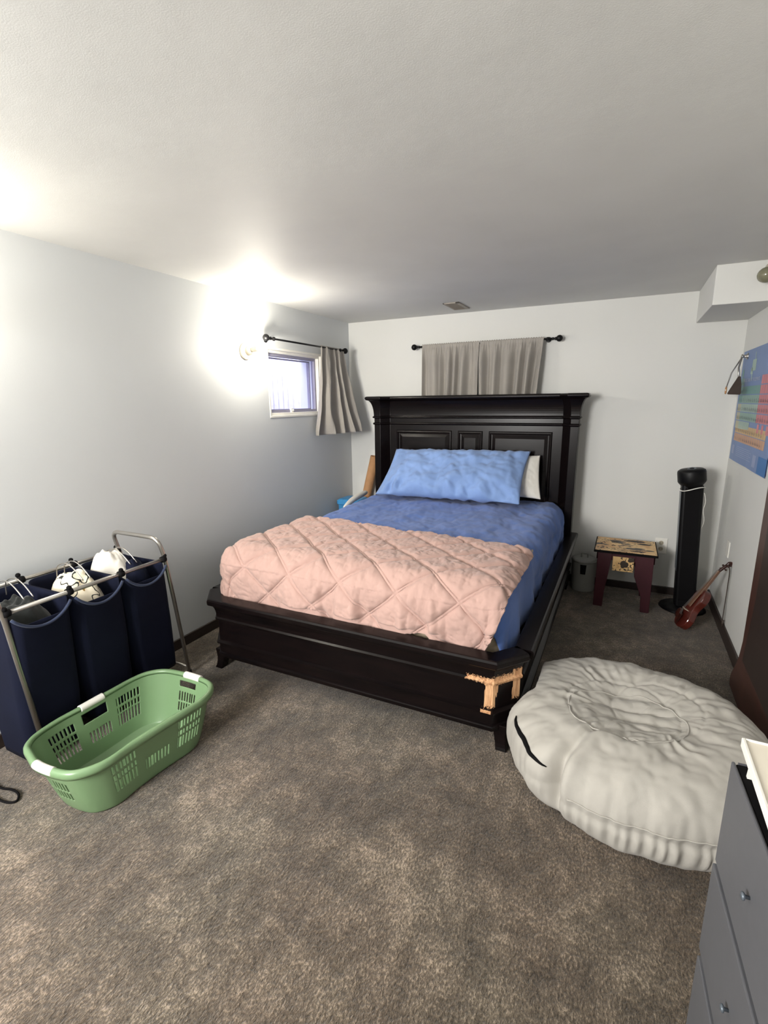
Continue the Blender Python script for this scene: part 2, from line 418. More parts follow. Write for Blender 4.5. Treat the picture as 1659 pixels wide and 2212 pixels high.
tag(obj('curtain', bm, 'grey_curtain', smooth=True, solid=.003), 'short grey curtain pushed to the corner end of the left window rod', 'curtain')
def back_panel(x0, x1, seed, pin=0):
    def f(u, v):
        x = x0+(x1-x0)*u
        z = 2.049-.70*v
        n_ = 5.0
        ph = 2*PI*(n_*u + .8*nz(u*2.5+seed, v*.6, seed)+seed)
        amp = min(.043, (.006+.026*min(1, v*4))*(.6+1.3*abs(nz(u*5+seed, .5))))
        ruff = (.004*math.sin(u*2*PI*26+seed)+.003*math.sin(u*2*PI*41))*max(0, 1-v*7)
        y = -.078-amp*math.sin(ph)-.002*max(0, min(1, v*4))+ruff
        if v < .05: y = -.077+(y+.077)*.25
        x += pin*.045*v*(u)  # right edge drifts in
        z += .003*math.sin(u*2*PI*26+seed)*(v < .02)
        return Vector((x, y, z))
    bm = B(); grid(bm, 190, 50, f); return bm
tag(obj('curtain', back_panel(.800, 1.322, 0.3), 'grey_curtain', smooth=True, solid=.003), 'left grey curtain panel hanging behind the headboard', 'curtain')
tag(obj('curtain', back_panel(1.326, 1.848, 1.1, -1), 'grey_curtain', smooth=True, solid=.003), 'right grey curtain panel hanging behind the headboard', 'curtain')

# ------------------------------------------------------------------ bed
bed = thing('bed', 'black espresso wooden bed with tall panelled headboard', 'bed', (1.275, -2.42, 0))
HK = .9904
def hx(x): return 2.497+(x-2.497)*HK
def hz(z): return 1.554+(z-1.554)*HK
HBK = -.125
hb_out = [(2.167, HBK), (2.167, -.24), (2.107, -.24), (2.042, -.16), (.493, -.16), (.429, -.24), (.369, -.24), (.369, HBK)]
hb_out = [(hx(a), b) for a, b in hb_out][::-1]   # travel so that outward is on the right-hand side
def prof_loft(bm, poly, prof, back=None):
    rs = []
    for z, o_ in prof:
        q = offset_open(poly, o_)
        if back is not None:
            q[0].y = back; q[-1].y = back
        rs.append([(p.x, p.y, z) for p in q])
    rings(bm, rs, True, True, True)
prof = [(0, 0), (1.345, 0), (1.347, .008), (1.356, .011), (1.364, .008), (1.366, .0), (1.404, 0), (1.406, .008), (1.412, .014), (1.420, .012), (1.424, .006)]
for i in range(13):
    a = i/12*PI/2
    prof.append((1.426+.142*math.sin(a), .004+.046*(1-math.cos(a))))
prof += [(1.572, .060), (1.584, .066), (1.596, .064), (1.602, .056), (1.604, .045)]
prof = [(hz(z) if z > .5 else z, o_) for z, o_ in prof]
bm = B(); prof_loft(bm, hb_out, prof, HBK)
bmesh.ops.triangulate(bm, faces=[f for f in bm.faces if len(f.verts) > 4])
hb = obj('headboard', bm, 'espresso', bed, bevel=.002)
def panel(x0, x1, z0, z1, y=-.12):
    bm = B()
    # moulding frame
    steps = [(0, 0), (.006, -.010), (.016, -.012), (.024, -.002), (.034, -.001), (.060, -.010), (.064, -.010)]
    rs = [[(x0+d, y+h, z0+d), (x1-d, y+h, z0+d), (x1-d, y+h, z1-d), (x0+d, y+h, z1-d)] for d, h in steps]
    rings(bm, rs, False, True); return bm
for a in ((.562, 1.104), (1.160, 1.385), (1.438, 1.966)): obj('panel', panel(hx(a[0]), hx(a[1]), .62, hz(1.295), -.16), 'espresso', hb)
# foot end: moulded board with cut-off corners
FP = [(2.165, -2.305), (2.07, -2.42), (.465, -2.42), (.37, -2.305)]
FP = FP[::-1]
fprof_o = [(.100, 0), (.102, .012), (.120, .014), (.126, .012), (.130, .004), (.182, .006), (.186, .018), (.196, .020), (.204, .002), (.326, .002), (.332, .014), (.344, .018), (.352, .010)]
for i in range(8):
    a = i/7*PI/2; fprof_o.append((.354+.076*math.sin(a), .010+.034*(1-math.cos(a))))
fprof_o += [(.432, .050), (.440, .054), (.458, .054), (.466, .048), (.468, .040), (.468, -.030), (.462, -.034), (.35, -.034), (.10, -.034)]
def sweep(bm, poly, prof_):
    cols = [[(p.x, p.y, z) for p in offset_open(poly, o_)] for z, o_ in prof_]
    # transpose: ring per polyline vertex
    rs = [[cols[k][i] for k in range(len(prof_))] for i in range(len(poly))]
    rings(bm, rs, True, True, True)
bm = B(); sweep(bm, FP, fprof_o); obj('footboard', bm, 'espresso_foot', bed, label='low moulded footboard with bare wood at the scraped right corner')
for side in (1, -1):
    cx = 1.2675
    poly = [(cx+side*(2.165-cx), -.115), (cx+side*(2.165-cx), -2.305)]
    if side == -1: poly = poly[::-1]
    else: poly = poly
    bm = B()
    rp = [(z, (o_ if side == 1 else o_)) for z, o_ in fprof_o]
    q = [(x, y) for x, y in poly]
    # outward must be +x for the right rail, -x for the left rail
    rs = []
    for (x, y) in q: rs.append([(x+side*o_, y, z) for z, o_ in rp])
    rings(bm, rs, True, True, True); obj('side_rail', bm, 'espresso', bed)
def bed_foot(cx, cy, dx, dy):
    bm = B(); rs = []
    for i in range(9):
        s = i/8; z = .125*(1-s)
        k = .034-.016*s+.008*s**4; sh = -.006+.022*s**2.2
        c_ = Vector((cx+dx*sh, cy+dy*sh))
        rs.append([(c_.x+k*a, c_.y+k*b, z) for a, b in ((-1, -1), (1, -1), (1, 1), (-1, 1))])
    rings(bm, rs); return bm
for cx, cy, dx, dy in ((2.105, -2.375, .6, -.8), (.430, -2.375, -.8, -.6)):
    obj('foot', bed_foot(cx, cy, dx, dy), 'espresso', bed, bevel=.004)
bm = B(); lathe(bm, [(.008, 0), (.010, .02), (.020, .022), (.022, .03), (.014, .038)], axis((2.167, -.09, .40), (1, 0, 0)), 16); obj('bolt_knob', bm, 'black', bed, smooth=True)
# slatted support deck
bm = B(); box(bm, .44, 2.10, -2.31, -.17, .255, .285); obj('slat_deck', bm, 'darktrim', bed)

# mattress and bedding
MX0, MX1, MYF, MZ = .455, 2.075, -2.325, .70
bm = B(); rs = []
def rrect(x0, x1, y0, y1, r, n=5):
    out = []
    for cx, cy, a0 in ((x1-r, y1-r, 0), (x0+r, y1-r, 90), (x0+r, y0+r, 180), (x1-r, y0+r, 270)):
        for k in range(n+1):
            a = math.radians(a0+90*k/n); out.append((cx+r*math.cos(a), cy+r*math.sin(a)))
    return out
for z, d in ((.285, .02), (.295, .006), (.31, 0), (.40, .006), (.50, .0), (.66, .0), (.685, .008), (.695, .03)):
    rs.append([(x, y, z) for x, y in rrect(MX0+d, MX1-d, MYF+d, -.135-d, .07)])
rings(bm, rs); tag(obj('mattress', bm, 'mattress', smooth=True), 'cream mattress glimpsed under the bedding at the footboard', 'mattress')
def drape(px, py, off, r=.085, flare=.12, back=None):
    qx = min(max(px, MX0+r), MX1-r); qy = max(py, MYF+r)
    dx, dy = px-qx, py-qy; d = math.hypot(dx, dy)
    zt = .70
    if d < 1e-6: return Vector((px, py, zt+off)), Vector((0, 0, 1))
    ux, uy = dx/d, dy/d; R = r+off; arc = R*PI/2
    if d < arc: rho = R*math.sin(d/R); h = R*(1-math.cos(d/R)); n_ = Vector((ux*math.sin(d/R), uy*math.sin(d/R), math.cos(d/R)))
    else: rho = R+flare*(d-arc); h = R+(d-arc); n_ = Vector((ux, uy, 0))
    return Vector((qx+ux*rho, qy+uy*rho, zt+off-h)), n_
def comforter(u, v):
    px = (MX0-.30)+(MX1-MX0+.60)*u; py = -.215+(MYF-.13+.215)*v
    hang = .24
    p, n_ = drape(px, py, .016, .095, .03)
    w_ = .014*fbm(px*4, py*3, 1.3)+.008*fbm(px*13, py*9, 4.4)+.006*abs(nz(px*22+py*8, py*10, 2))
    if px > MX1-.55: # diagonal pull wrinkles near the right corner by the pillows
        k = min(1, (px-(MX1-.55))/.3)*max(0, 1-abs(py+.75)/.7)
        w_ += k*.030*abs(math.sin(18*(px*1.1+py*.55)+2.5*nz(px*3, py*5)))*nz(px*3, py*3, 8)*2
    if py < -1.62: w_ = w_*max(.15, 1-(-1.62-py)*5)-.004*min(1, (-1.62-py)*5)
    side = max(0, abs(px-1.265)-(MX1-MX0)/2+.02)
    w_ += side*.10*math.sin(py*17+3*nz(py*2, 1))*.5
    p += n_*(w_+.008)
    if n_.z < .1 and p.z < .5: p += Vector((0, 0, .02*nz(px*3, py*3)))
    # keep clear of the frame
    if p.z < .52:
        p.x = min(max(p.x, .412), 2.128); p.y = max(p.y, -2.376)
    p.z = max(p.z, .31)
    return p
bm = B(); grid(bm, 190, 210, comforter)
tag(obj('comforter', bm, 'blue', smooth=True, solid=.010), 'rumpled blue comforter spread over the mattress', 'comforter')
hem = [(.30, .40), (.52, .416), (.70, .42), (.837, .431), (1.0, .455), (1.111, .458), (1.197, .415), (1.27, .45), (1.334, .460), (1.414, .420), (1.50, .44), (1.579, .440), (1.65, .47), (1.734, .480), (1.80, .44), (1.86, .414), (1.927, .413), (2.02, .428), (2.12, .47)]
def hemz(x):
    if x <= hem[0][0]: return hem[0][1]
    for a, b in zip(hem, hem[1:]):
        if x <= b[0]:
            s = (x-a[0])/(b[0]-a[0]); s = s*s*(3-2*s); return a[1]*(1-s)+b[1]*s
    return hem[-1][1]
def quilt(u, v):
    x0 = .335; x1 = 2.10
    px = x0+(x1-x0)*u
    back = -1.515-.17*u+.05*math.sin(PI*u)*0+.012*math.sin(9*u)
    off = .040
    R = .085+off; arc = R*PI/2
    drop = (.70+off-R)-hemz(px)
    front = MYF+.085-arc-drop
    # round the lower right corner
    if u > .95: front += .09*((u-.95)/.05)**2
    py = back+(front-back)*v
    # right edge swings in a little over the front corner
    px2 = px-.02*u*max(0, v-.75)*4*.2
    p, n_ = drape(px2, py, off, .085, .0)
    # diamond stitching
    L = .245; w_ = 0
    dd = 1e9
    for sgn in (1, -1):
        q = (px*.78+sgn*py*.92+.012*nz(px*5, py*5, sgn*3.3))/L
        f_ = q-math.floor(q); dist = min(abs(f_-.06), abs(f_+.0-.0), abs(1-f_), abs(f_-1.06))*L
        dd = min(dd, dist)
    puff = 1-math.exp(-dd/.012)
    w_ += .018*puff
    w_ += puff*(.0065*fbm(px*26, py*15, 2.2)+.006*abs(nz(px*17+py*9, py*30, 5))) + .008*fbm(px*3, py*3, 7)
    # scalloped folds at the hem
    fk = max(0, (v-.72)/.28)
    if n_.z < .3:
        w_ += fk*.028*math.sin((hemz(px)-.44)*90)+fk*.004*math.sin(px*33+2*nz(px*4))
    p += n_*(w_+.004)
    if p.y < -2.378 and p.z < .50: p.y = -2.378-(-2.378-p.y)*.2
    return p
bm = B(); grid(bm, 420, 260, quilt)
tag(obj('quilt', bm, 'pink', smooth=True, solid=.010), 'pink diamond-stitched quilt folded across the foot of the bed', 'quilt')

def pillow(BLp, BRp, TLp, TRp, thick, nrm, seed, flange=.02, crease=.010):
    BLp, BRp, TLp, TRp = map(Vector, (BLp, BRp, TLp, TRp)); nrm = Vector(nrm).normalized()
    bm = B()
    def prof(u, v):
        a = abs(2*u-1); b = abs(2*v-1)
        return (max(0, 1-a**3.2)**.62)*(max(0, 1-b**2.6)**.6)
    def f(side):
        def g(u, v):
            uu = u; b = abs(2*v-1); a = abs(2*u-1)
            # edges pull in between the corners
            ui = .5+(u-.5)*(1-.035*(1-b**2)); vi = .5+(v-.5)*(1-.06*(1-a**4))
            p = (BLp*(1-ui)+BRp*ui)*(1-vi)+(TLp*(1-ui)+TRp*ui)*vi
            t_ = prof(u, v)
            wr = crease*(fbm(u*9+seed, v*4, seed)+.8*abs(nz(u*16+seed+2*v, v*5)))*min(1, 4*t_)
            edge = max(0, 1-b)*3
            wr += crease*.7*math.sin(u*40+6*nz(u*5, v*2, seed))*math.exp(-((v-.12)/.16)**2)*min(1, t_*3)
            return p+nrm*side*(thick*t_*.5)+nrm*wr*side
        return g
    grid(bm, 110, 56, f(1)); grid(bm, 110, 56, f(-1))
    bmesh.ops.remove_doubles(bm, verts=bm.verts[:], dist=.0006)
    return bm
bm = pillow((.60, -.66, .775), (1.82, -.62, .772), (.64, -.30, 1.135), (1.825, -.27, 1.150), .21, (0, -.72, .69), 1.7, crease=.026)
tag(obj('pillow', bm, 'lightblue', smooth=True), 'long light blue pillow leaning on the headboard', 'pillow')
bm = pillow((1.26, -.415, .785), (1.945, -.415, .785), (1.26, -.235, 1.12), (1.895, -.235, 1.115), .10, (0, -.8, .6), 5.1, crease=.006)
tag(obj('pillow', bm, 'whitecloth', smooth=True), 'white pillow showing behind the right end of the blue pillow', 'pillow')

# ------------------------------------------------------------------ between bed and left wall
bm = B(); M = None
p0 = Vector((.055, -.105, .012)); p1 = Vector((.300, -.065, 1.03))
d = (p1-p0).normalized(); u_v, v_v = frame_of(d)
n = 28
def ring(c, r): return [c+u_v*(r*math.cos(2*PI*k/n))+v_v*(r*math.sin(2*PI*k/n)) for k in range(n)]
rings(bm, [ring(p0, .044), ring(p1, .044), ring(p1, .040), ring(p1-d*.25, .040)], True, True)
o = obj('cardboard_tube', bm, 'card', smooth=False); tag(o, 'brown cardboard tube leaning in the corner left of the headboard', 'tube')
for p in o.data.polygons: p.use_smooth = len(p.vertices) == 4
ct = thing('storage_box', 'light blue plastic box between bed and left wall', 'box', (.17, -.25, 0))
bm = B(); rs = []
for z, k in ((.0, .9), (.60, 1.0)): rs.append([(.17+(x)*k, -.30+y*k, z) for x, y in rrect(-.11, .11, -.11, .11, .03)])
rings(bm, rs); obj('box_body', bm, 'bluebox', ct, smooth=False)
bm = B(); rings(bm, [[(.17+x, -.30+y, z) for x, y in rrect(-.115-e, .115+e, -.115-e, .115+e, .035)] for z, e in ((.595, 0), (.60, .006), (.63, .006), (.645, -.01), (.65, -.03))]); obj('lid', bm, 'bluebox', ct)
bm = B(); wp = smooth_pts([(.395, -.84, .675), (.375, -.70, .700), (.360, -.55, .715), (.350, -.40, .722), (.345, -.34, .72)], 6)
tube(bm, wp, .02, 12, [.006+.020*math.sin(PI*(k+1)/(len(wp)+1))**.5 for k in range(len(wp))])
tag(obj('rolled_cloth', bm, 'whitecloth', smooth=True), 'white rolled cloth wedged along the left edge of the mattress', 'cloth')

# ------------------------------------------------------------------ waste bin, little table, outlet
can = thing('waste_bin', 'small grey round lidded bin between bed and little table', 'bin', (2.285, -.15, 0))
cx, cy = 2.286, -.150
Mc = Matrix.Translation((cx, cy, 0))
bm = B(); lathe(bm, [(.088, 0), (.091, .006), (.096, .24), (.097, .25), (.092, .25), (.090, .24)], Mc, 36); obj('bin_body', bm, 'canplastic', can, smooth=True)
bm = B(); lathe(bm, [(.100, .248), (.102, .256), (.098, .264), (.085, .272), (.04, .278), (.004, .279)], Mc, 36); obj('lid', bm, 'canplastic', can, smooth=True)
bm = B(); tube(bm, fillet([(cx-.024, cy-.01, .272), (cx-.024, cy-.01, .312), (cx+.024, cy-.01, .312), (cx+.024, cy-.01, .272)], .008), .0055, 8); obj('handle', bm, 'canplastic', can, smooth=True)
bm = B(); rs = []
for z in (.155, .235):
    hw = .20 if z < .2 else .25; rr = .0965
    rs.append([(cx+rr*math.sin(a), cy-rr*math.cos(a), z) for a in [hw*(k/4-1) for k in range(9)]])
rings(bm, rs, False, False, False); obj('black_patch', bm, 'blackmat', can, solid=.002)

tb = thing('small_table', 'little maroon table with printed tan top beside the bin', 'table', (2.58, -.29, 0))
bm = B(); box(bm, 2.364, 2.792, -.50, -.095, .432, .45); obj('tabletop', bm, 'blackmat', tb, bevel=.003)
bm = B(); box(bm, 2.372, 2.784, -.493, -.103, .4495, .4515)
def blobp(bm, c, rx, ry, seed, z=.4523, n=26):
    vs = [bm.verts.new((c[0]+rx*(1+.3*nz(math.cos(a)*1.5, math.sin(a)*1.5, seed))*math.cos(a), c[1]+ry*(1+.3*nz(math.cos(a)*1.5, math.sin(a)*1.5, seed))*math.sin(a), z)) for a in [2*PI*k/n for k in range(n)]]
    bm.faces.new(vs).material_index = 1
blobp(bm, (2.645, -.155), .075, .028, 1); blobp(bm, (2.71, -.225), .05, .022, 2); blobp(bm, (2.66, -.44), .055, .014, 3); blobp(bm, (2.50, -.22), .026, .020, 4)
for k in range(16): blobp(bm, (2.40+.16*random.random(), -.46+.33*random.random()), .008, .009, k+10)
obj('printed_panel', bm, ['art', 'leather'], tb, label='tan top panel printed with black line drawings')
bm = B(); box(bm, 2.385, 2.775, -.475, -.455, .375, .432); box(bm, 2.385, 2.775, -.14, -.12, .375, .432); box(bm, 2.385, 2.405, -.475, -.12, .375, .432); box(bm, 2.755, 2.775, -.475, -.12, .375, .432)
obj('apron', bm, 'maroon', tb, bevel=.002)
bm = B(); box(bm, 2.498, 2.640, -.486, -.474, .298, .408); obj('front_plaque', bm, 'art', tb, label='tan plaque with a small black figure', bevel=.002)
bm = B(); vs = []
for k in range(22):
    a = 2*PI*k/22; r = 1+.35*nz(math.cos(a)*1.7, math.sin(a)*1.7, 9)
    vs.append(bm.verts.new((2.575+.026*r*math.cos(a), -.4868, .352+.03*r*math.sin(a))))
bm.faces.new(vs); obj('plaque_ink', bm, 'leather', tb)
def tleg(x0, x1, xb0, xb1, y0, y1):
    bm = B(); rings(bm, [[(a, y0, z), (b, y0, z), (b, y1, z), (a, y1, z)] for z, a, b in ((0, xb0, xb1), (.12, xb0+(x0-xb0)*.1, xb1+(x1-xb1)*.12), (.27, x0+.0, xb1+(x1-xb1)*.6), (.432, x0, x1))]); return bm
for y0, y1 in ((-.485, -.452), (-.143, -.11)):
    obj('leg', tleg(2.392, 2.492, 2.388, 2.452, y0, y1), 'maroon', tb, bevel=.003)
    obj('leg', tleg(2.650, 2.768, 2.712, 2.770, y0, y1), 'maroon', tb, bevel=.003)

ol = thing('wall_outlet', 'white duplex outlet plate on the back wall beside the little table', 'outlet', (2.835, -.004, .335))
bm = B(); box(bm, 2.792, 2.880, -.007, 0, .335, .462); obj('cover_plate', bm, 'whiteplastic', ol, bevel=.003)
for z in (.375, .425):
    bm = B(); lathe(bm, [(.017, 0), (.017, .003)], axis((2.836, -.007, z), (0, -1, 0)), 20)
    box(bm, 2.828, 2.830, -.0115, -.0095, z-.004, z+.006, mi=1); box(bm, 2.842, 2.844, -.0115, -.0095, z-.004, z+.006, mi=1)
    obj('socket', bm, ['porcelain', 'blackmat'], ol)
ol2 = thing('wall_outlet', 'white outlet plate low on the right wall behind the violin', 'outlet', (W-.004, -.45, .49))
bm = B(); box(bm, W-.007, W, -.50, -.42, .49, .60); obj('cover_plate', bm, 'whiteplastic', ol2, bevel=.003)

# ------------------------------------------------------------------ tower fan
fan = thing('tower_fan', 'black tower fan standing in the far right corner', 'fan', (2.995, -.27, 0))
lean = lambda z: Vector((3.012-.048*z, -.275, z))
bm = B(); lathe(bm, [(.150, 0), (.156, .006), (.150, .016), (.10, .026), (.05, .034), (.04, .05)], Matrix.Translation((2.999, -.27, 0)), 40); obj('base', bm, 'black', fan, smooth=True)
bm = B()
sec = rrect(-.068, .068, -.055, .075, .022, 4)
rings(bm, [[lean(z)+Vector((x, y, 0)) for x, y in sec] for z in (.035, .20, .92, .945)]); obj('column', bm, 'black', fan)
bm = B(); rs = []
for z in (.08, .925): c_ = lean(z); rs.append([c_+Vector((x, -.0585, 0)) for x in (-.046, .046)]+[c_+Vector((x, -.054, 0)) for x in (.046, -.046)])
rings(bm, rs); obj('grille', bm, 'blackmat', fan)
bm = B()
c0 = lean(.30); c1 = lean(.90)
rings(bm, [[c_+Vector((a, b, 0)) for a, b in ((-.0705, -.040), (-.0685, -.040), (-.0685, .060), (-.0705, .060))] for c_ in (c0, c1)]); obj('side_strip', bm, 'greymetal', fan, label='grey reflective side strip')
Mh = Matrix.Translation(lean(.935)) @ Matrix.Rotation(math.radians(-8), 4, 'Y')
bm = B(); lathe(bm, [(.060, -.01), (.066, .005), (.086, .030), (.090, .040), (.090, .105), (.086, .118), (.070, .128), (.03, .132), (.002, .133)], Mh, 40); hd = obj('head', bm, 'black', fan, smooth=True)
Mt = Mh @ Matrix.Translation((0, -.03, .128)) @ Matrix.Rotation(.18, 4, 'X')
bm = B(); lathe(bm, [(.015, .001), (.018, .006), (.026, .007), (.030, .002)], Mt, 24); obj('button_ring', bm, 'greymetal', hd, smooth=True)
bm = B(); lathe(bm, [(.012, .004), (.011, .008)], Mt, 16); obj('button', bm, 'black', hd)
cb = [Mh @ Vector((.078*math.cos(a), .078*math.sin(a)-.008, -.012-.010*math.sin(a*2+.5))) for a in [2*PI*k/30 for k in range(31)]]
bm = B(); tube(bm, cb, .0035, 6); c_ = lean(.90)
tube(bm, smooth_pts([c_+Vector((.07, -.05, 0)), c_+Vector((.085, -.05, -.06)), c_+Vector((.078, -.045, -.13)), c_+Vector((.092, -.04, -.2)), c_+Vector((.085, -.02, -.26)), c_+Vector((.068, -.01, -.29))]), .0022, 6)
tag(obj('charging_cable', bm, 'whiteplastic', smooth=True), 'thin white cable looped around the neck of the tower fan', 'cable')

# ------------------------------------------------------------------ violin leaning on the right wall
vl = thing('violin', 'small red-brown violin leaning against the right wall by the tower fan', 'violin', (2.95, -.68, 0))
P0 = Vector((2.925, -.690, .035)); P1 = Vector((3.168, -.640, .505)); ax = (P1-P0).normalized(); LEN = (P1-P0).length
nrm = Vector((-.86, -.18, .46)); nrm = (nrm-ax*nrm.dot(ax)).normalized(); wd = ax.cross(nrm).normalized()
def VP(a, b, c_): return P0+ax*(a*LEN)+wd*b+nrm*c_
outl = [(.0, .0), (.004, .035), (.03, .062), (.09, .082), (.16, .085), (.22, .070), (.27, .054), (.33, .052), (.38, .060), (.43, .068), (.49, .064), (.54, .045), (.565, .02), (.57, 0)]
ol_ = smooth_pts([(a, b, 0) for a, b in outl], 3); half = [(p.x, p.y) for p in ol_]
full = half+[(a, -b) for a, b in half[::-1][1:-1]]
bm = B(); rings(bm, [[VP(a, b*.97, .0) for a, b in full], [VP(a, b, .003) for a, b in full], [VP(a, b, .038) for a, b in full], [VP(a, b*.97, .042) for a, b in full]])
bmesh.ops.translate(bm, verts=bm.verts[:], vec=-nrm*.045)
bmesh.ops.triangulate(bm, faces=[f for f in bm.faces if len(f.verts) > 4])
body = obj('body', bm, 'violin', vl)
bm = B(); rs = []
for a, w_, t_ in ((.50, .012, .022), (.56, .012, .020), (.60, .011, .014), (.86, .010, .012)): rs.append([VP(a, w_, 0), VP(a, -w_, 0), VP(a, -w_*.6, -t_), VP(a, w_*.6, -t_)])
rings(bm, rs); obj('neck', bm, 'fret', vl, bevel=.002)
bm = B(); rs = []
for a, w_, h in ((.30, .019, .012), (.60, .015, .007), (.86, .011, .006)): rs.append([VP(a, w_, h), VP(a, -w_, h), VP(a, -w_, h-.006), VP(a, w_, h-.006)])
rings(bm, rs); obj('fingerboard', bm, 'fret', vl, bevel=.001)
bm = B(); pth = [VP(.86, 0, -.004), VP(.92, 0, -.012), VP(.97, 0, -.02), VP(1.0, 0, -.022), VP(1.01, 0, -.034), VP(.99, 0, -.040), VP(.98, 0, -.032)]
tube(bm, smooth_pts(pth), .01, 8, None); obj('scroll', bm, 'violin_dark', vl, smooth=True)
for i in range(4):
    bm = B(); s_ = 1 if i % 2 else -1; a = .89+.024*i; tube(bm, [VP(a, s_*.006, -.014), VP(a, s_*.028, -.016)], .004, 8); sphere(bm, VP(a, s_*.032, -.016), .007, 8); obj('peg', bm, 'violin_dark', vl, smooth=True)
bm = B(); box(bm, -.02, .02, -.002, .002, 0, .03, Matrix.Translation(VP(.24, 0, -.003)) @ Matrix((wd, ax, nrm)).transposed().to_4x4()); obj('bridge', bm, 'porcelain', vl)
bm = B(); rings(bm, [[VP(a, w_, h), VP(a, -w_, h), VP(a, -w_, h-.004), VP(a, w_, h-.004)] for a, w_, h in ((.01, .008, .008), (.05, .016, .012), (.17, .02, .018))]); obj('tailpiece', bm, 'violin_dark', vl)
bm = B()
for b in (-.009, -.003, .003, .009): tube(bm, [VP(.15, b*1.4, .02), VP(.24, b*1.3, .029), VP(.86, b*.7, .008)], .0008, 5)
obj('strings', bm, 'steel', vl)
bm = B(); c_ = VP(.14, -.05, .002); lathe(bm, [(.034, 0), (.036, .01), (.02, .016)], axis(c_, nrm), 20); obj('chin_rest', bm, 'violin_dark', vl, smooth=True)
bm = B(); tube(bm, smooth_pts([(3.178, -.66, .49), (3.190, -.665, .45), (3.192, -.66, .35), (3.190, -.67, .22), (3.186, -.69, .12), (3.187, -.70, .075)]), .003, 6)
tube(bm, [(3.187, -.70, .12), (3.1865, -.70, .095), (3.186, -.70, .088)], .007, 8)
tag(obj('thin_cord', bm, 'leather', smooth=True), 'thin dark cord hanging down the right wall from the violin scroll', 'cord')

# ------------------------------------------------------------------ hanging pouch
pc = thing('hanging_pouch', 'dark brown wedge-shaped pouch hanging by silvery straps near the poster', 'pouch', (3.18, -.2, 1.57))
bm = B(); lathe(bm, [(.020, 0), (.022, .008), (.012, .012), (.009, .03), (.016, .036), (.012, .042)], axis((W, -.20, 1.825), (-1, 0, 0)), 18); obj('hook', bm, 'steel', pc, smooth=True)
bm = B(); tube(bm, [(3.165, -.205, 1.82), (3.150, -.24, 1.75), (3.152, -.275, 1.69)], .006, 8); obj('strap', bm, 'steel', pc, smooth=True)
bm = B(); tube(bm, [(3.168, -.195, 1.82), (3.120, -.20, 1.72), (3.098, -.215, 1.62), (3.095, -.23, 1.60)], .004, 8); obj('strap', bm, 'steel', pc, smooth=True)
bm = B()
rings(bm, [[(3.160, -.295, 1.692), (3.150, -.275, 1.694), (3.150, -.262, 1.694), (3.162, -.265, 1.692)],
           [(3.165, -.325, 1.640), (3.125, -.270, 1.640), (3.130, -.245, 1.640), (3.172, -.26, 1.640)],
           [(3.165, -.345, 1.580), (3.100, -.270, 1.583), (3.105, -.235, 1.583), (3.180, -.25, 1.580)],
           [(3.160, -.345, 1.572), (3.103, -.272, 1.576), (3.108, -.24, 1.576), (3.175, -.25, 1.574)]])
obj('pouch_body', bm, 'leather', pc, bevel=.003)
bm = B(); tube(bm, [Vector((3.095, -.24, 1.603))+Vector((0, .018*math.cos(a), .022*math.sin(a))) for a in [2*PI*k/14 for k in range(15)]], .004, 6); obj('ring', bm, 'card', pc, smooth=True)

# ------------------------------------------------------------------ periodic table poster
ps = thing('poster', 'blue periodic table poster with coloured cells on the right wall', 'poster', (W-.004, -.59, 1.125))
YL, YRt, ZB, ZT = -.058, -1.115, 1.125, 1.862
def wave(y, z): return .0035+.0045*abs(math.sin(5.2*y))*max(0, 1-(z-ZB)/.25)
pal = [(112, 134, 176), (138, 168, 158), (196, 122, 128), (200, 168, 122), (180, 176, 150), (58, 110, 168), (180, 184, 200), (156, 178, 168), (76, 78, 88), (112, 152, 148), (196, 154, 126), (140, 152, 186)]
pm = []
for i, c_ in enumerate(pal): pm.append(simple('poster_ink_%d' % i, c_, .55, var=.04, vs=6))
bm = B()
def pg(y0, y1, z0, z1, lift, mi, n_=1):
    ny = max(1, int(abs(y1-y0)/.03)); nzz = max(1, int(abs(z1-z0)/.04))
    def f(u, v):
        y = y0+(y1-y0)*u; z = z0+(z1-z0)*v; return Vector((W-wave(y, z)-lift, y, z))
    grid(bm, ny, nzz, f, mi)
pg(YL, YRt, ZB, ZT, 0, 0); sheet = None
rings(bm, [[(W-.0005, YL, ZB+.01), (W-.0005, YRt, ZB+.01), (W-.0005, YRt, ZT), (W-.0005, YL, ZT)], [(W-.001, YL, ZB+.01), (W-.001, YRt, ZB+.01), (W-.001, YRt, ZT), (W-.001, YL, ZT)]])
cw = .0545; y0 = -.10
rowz = [1.742, 1.685, 1.628, 1.571, 1.514, 1.457, 1.400]
def cell(ci, ri, mi): pg(y0-cw*ci-.002, y0-cw*(ci+1)+.002, rowz[ri]+.002-.057+.002, rowz[ri]-.002, .0008, mi)
for ri in range(7):
    for ci in range(18):
        if ci < 2 and (ri > 0 or ci == 0): cell(ci, ri, 4 if ri > 3 else 9)
        elif 2 <= ci < 11 and ri >= 2:
            if ri == 6 and ci > 7: continue
            cell(ci, ri, 9 if ri == 2 else (1 if ri % 2 else 7))
        elif ci >= 11 and ri >= 1 and not (ri == 6 and ci % 2): cell(ci, ri, 2)
        elif ci == 17: cell(ci, ri, 2)
for ri in range(2):
    for ci in range(15): pg(-.125-ci*.0585-.002, -.125-(ci+1)*.0585+.002, 1.370-ri*.056-.052, 1.370-ri*.056, .0008, 3 if ri == 0 else 10)
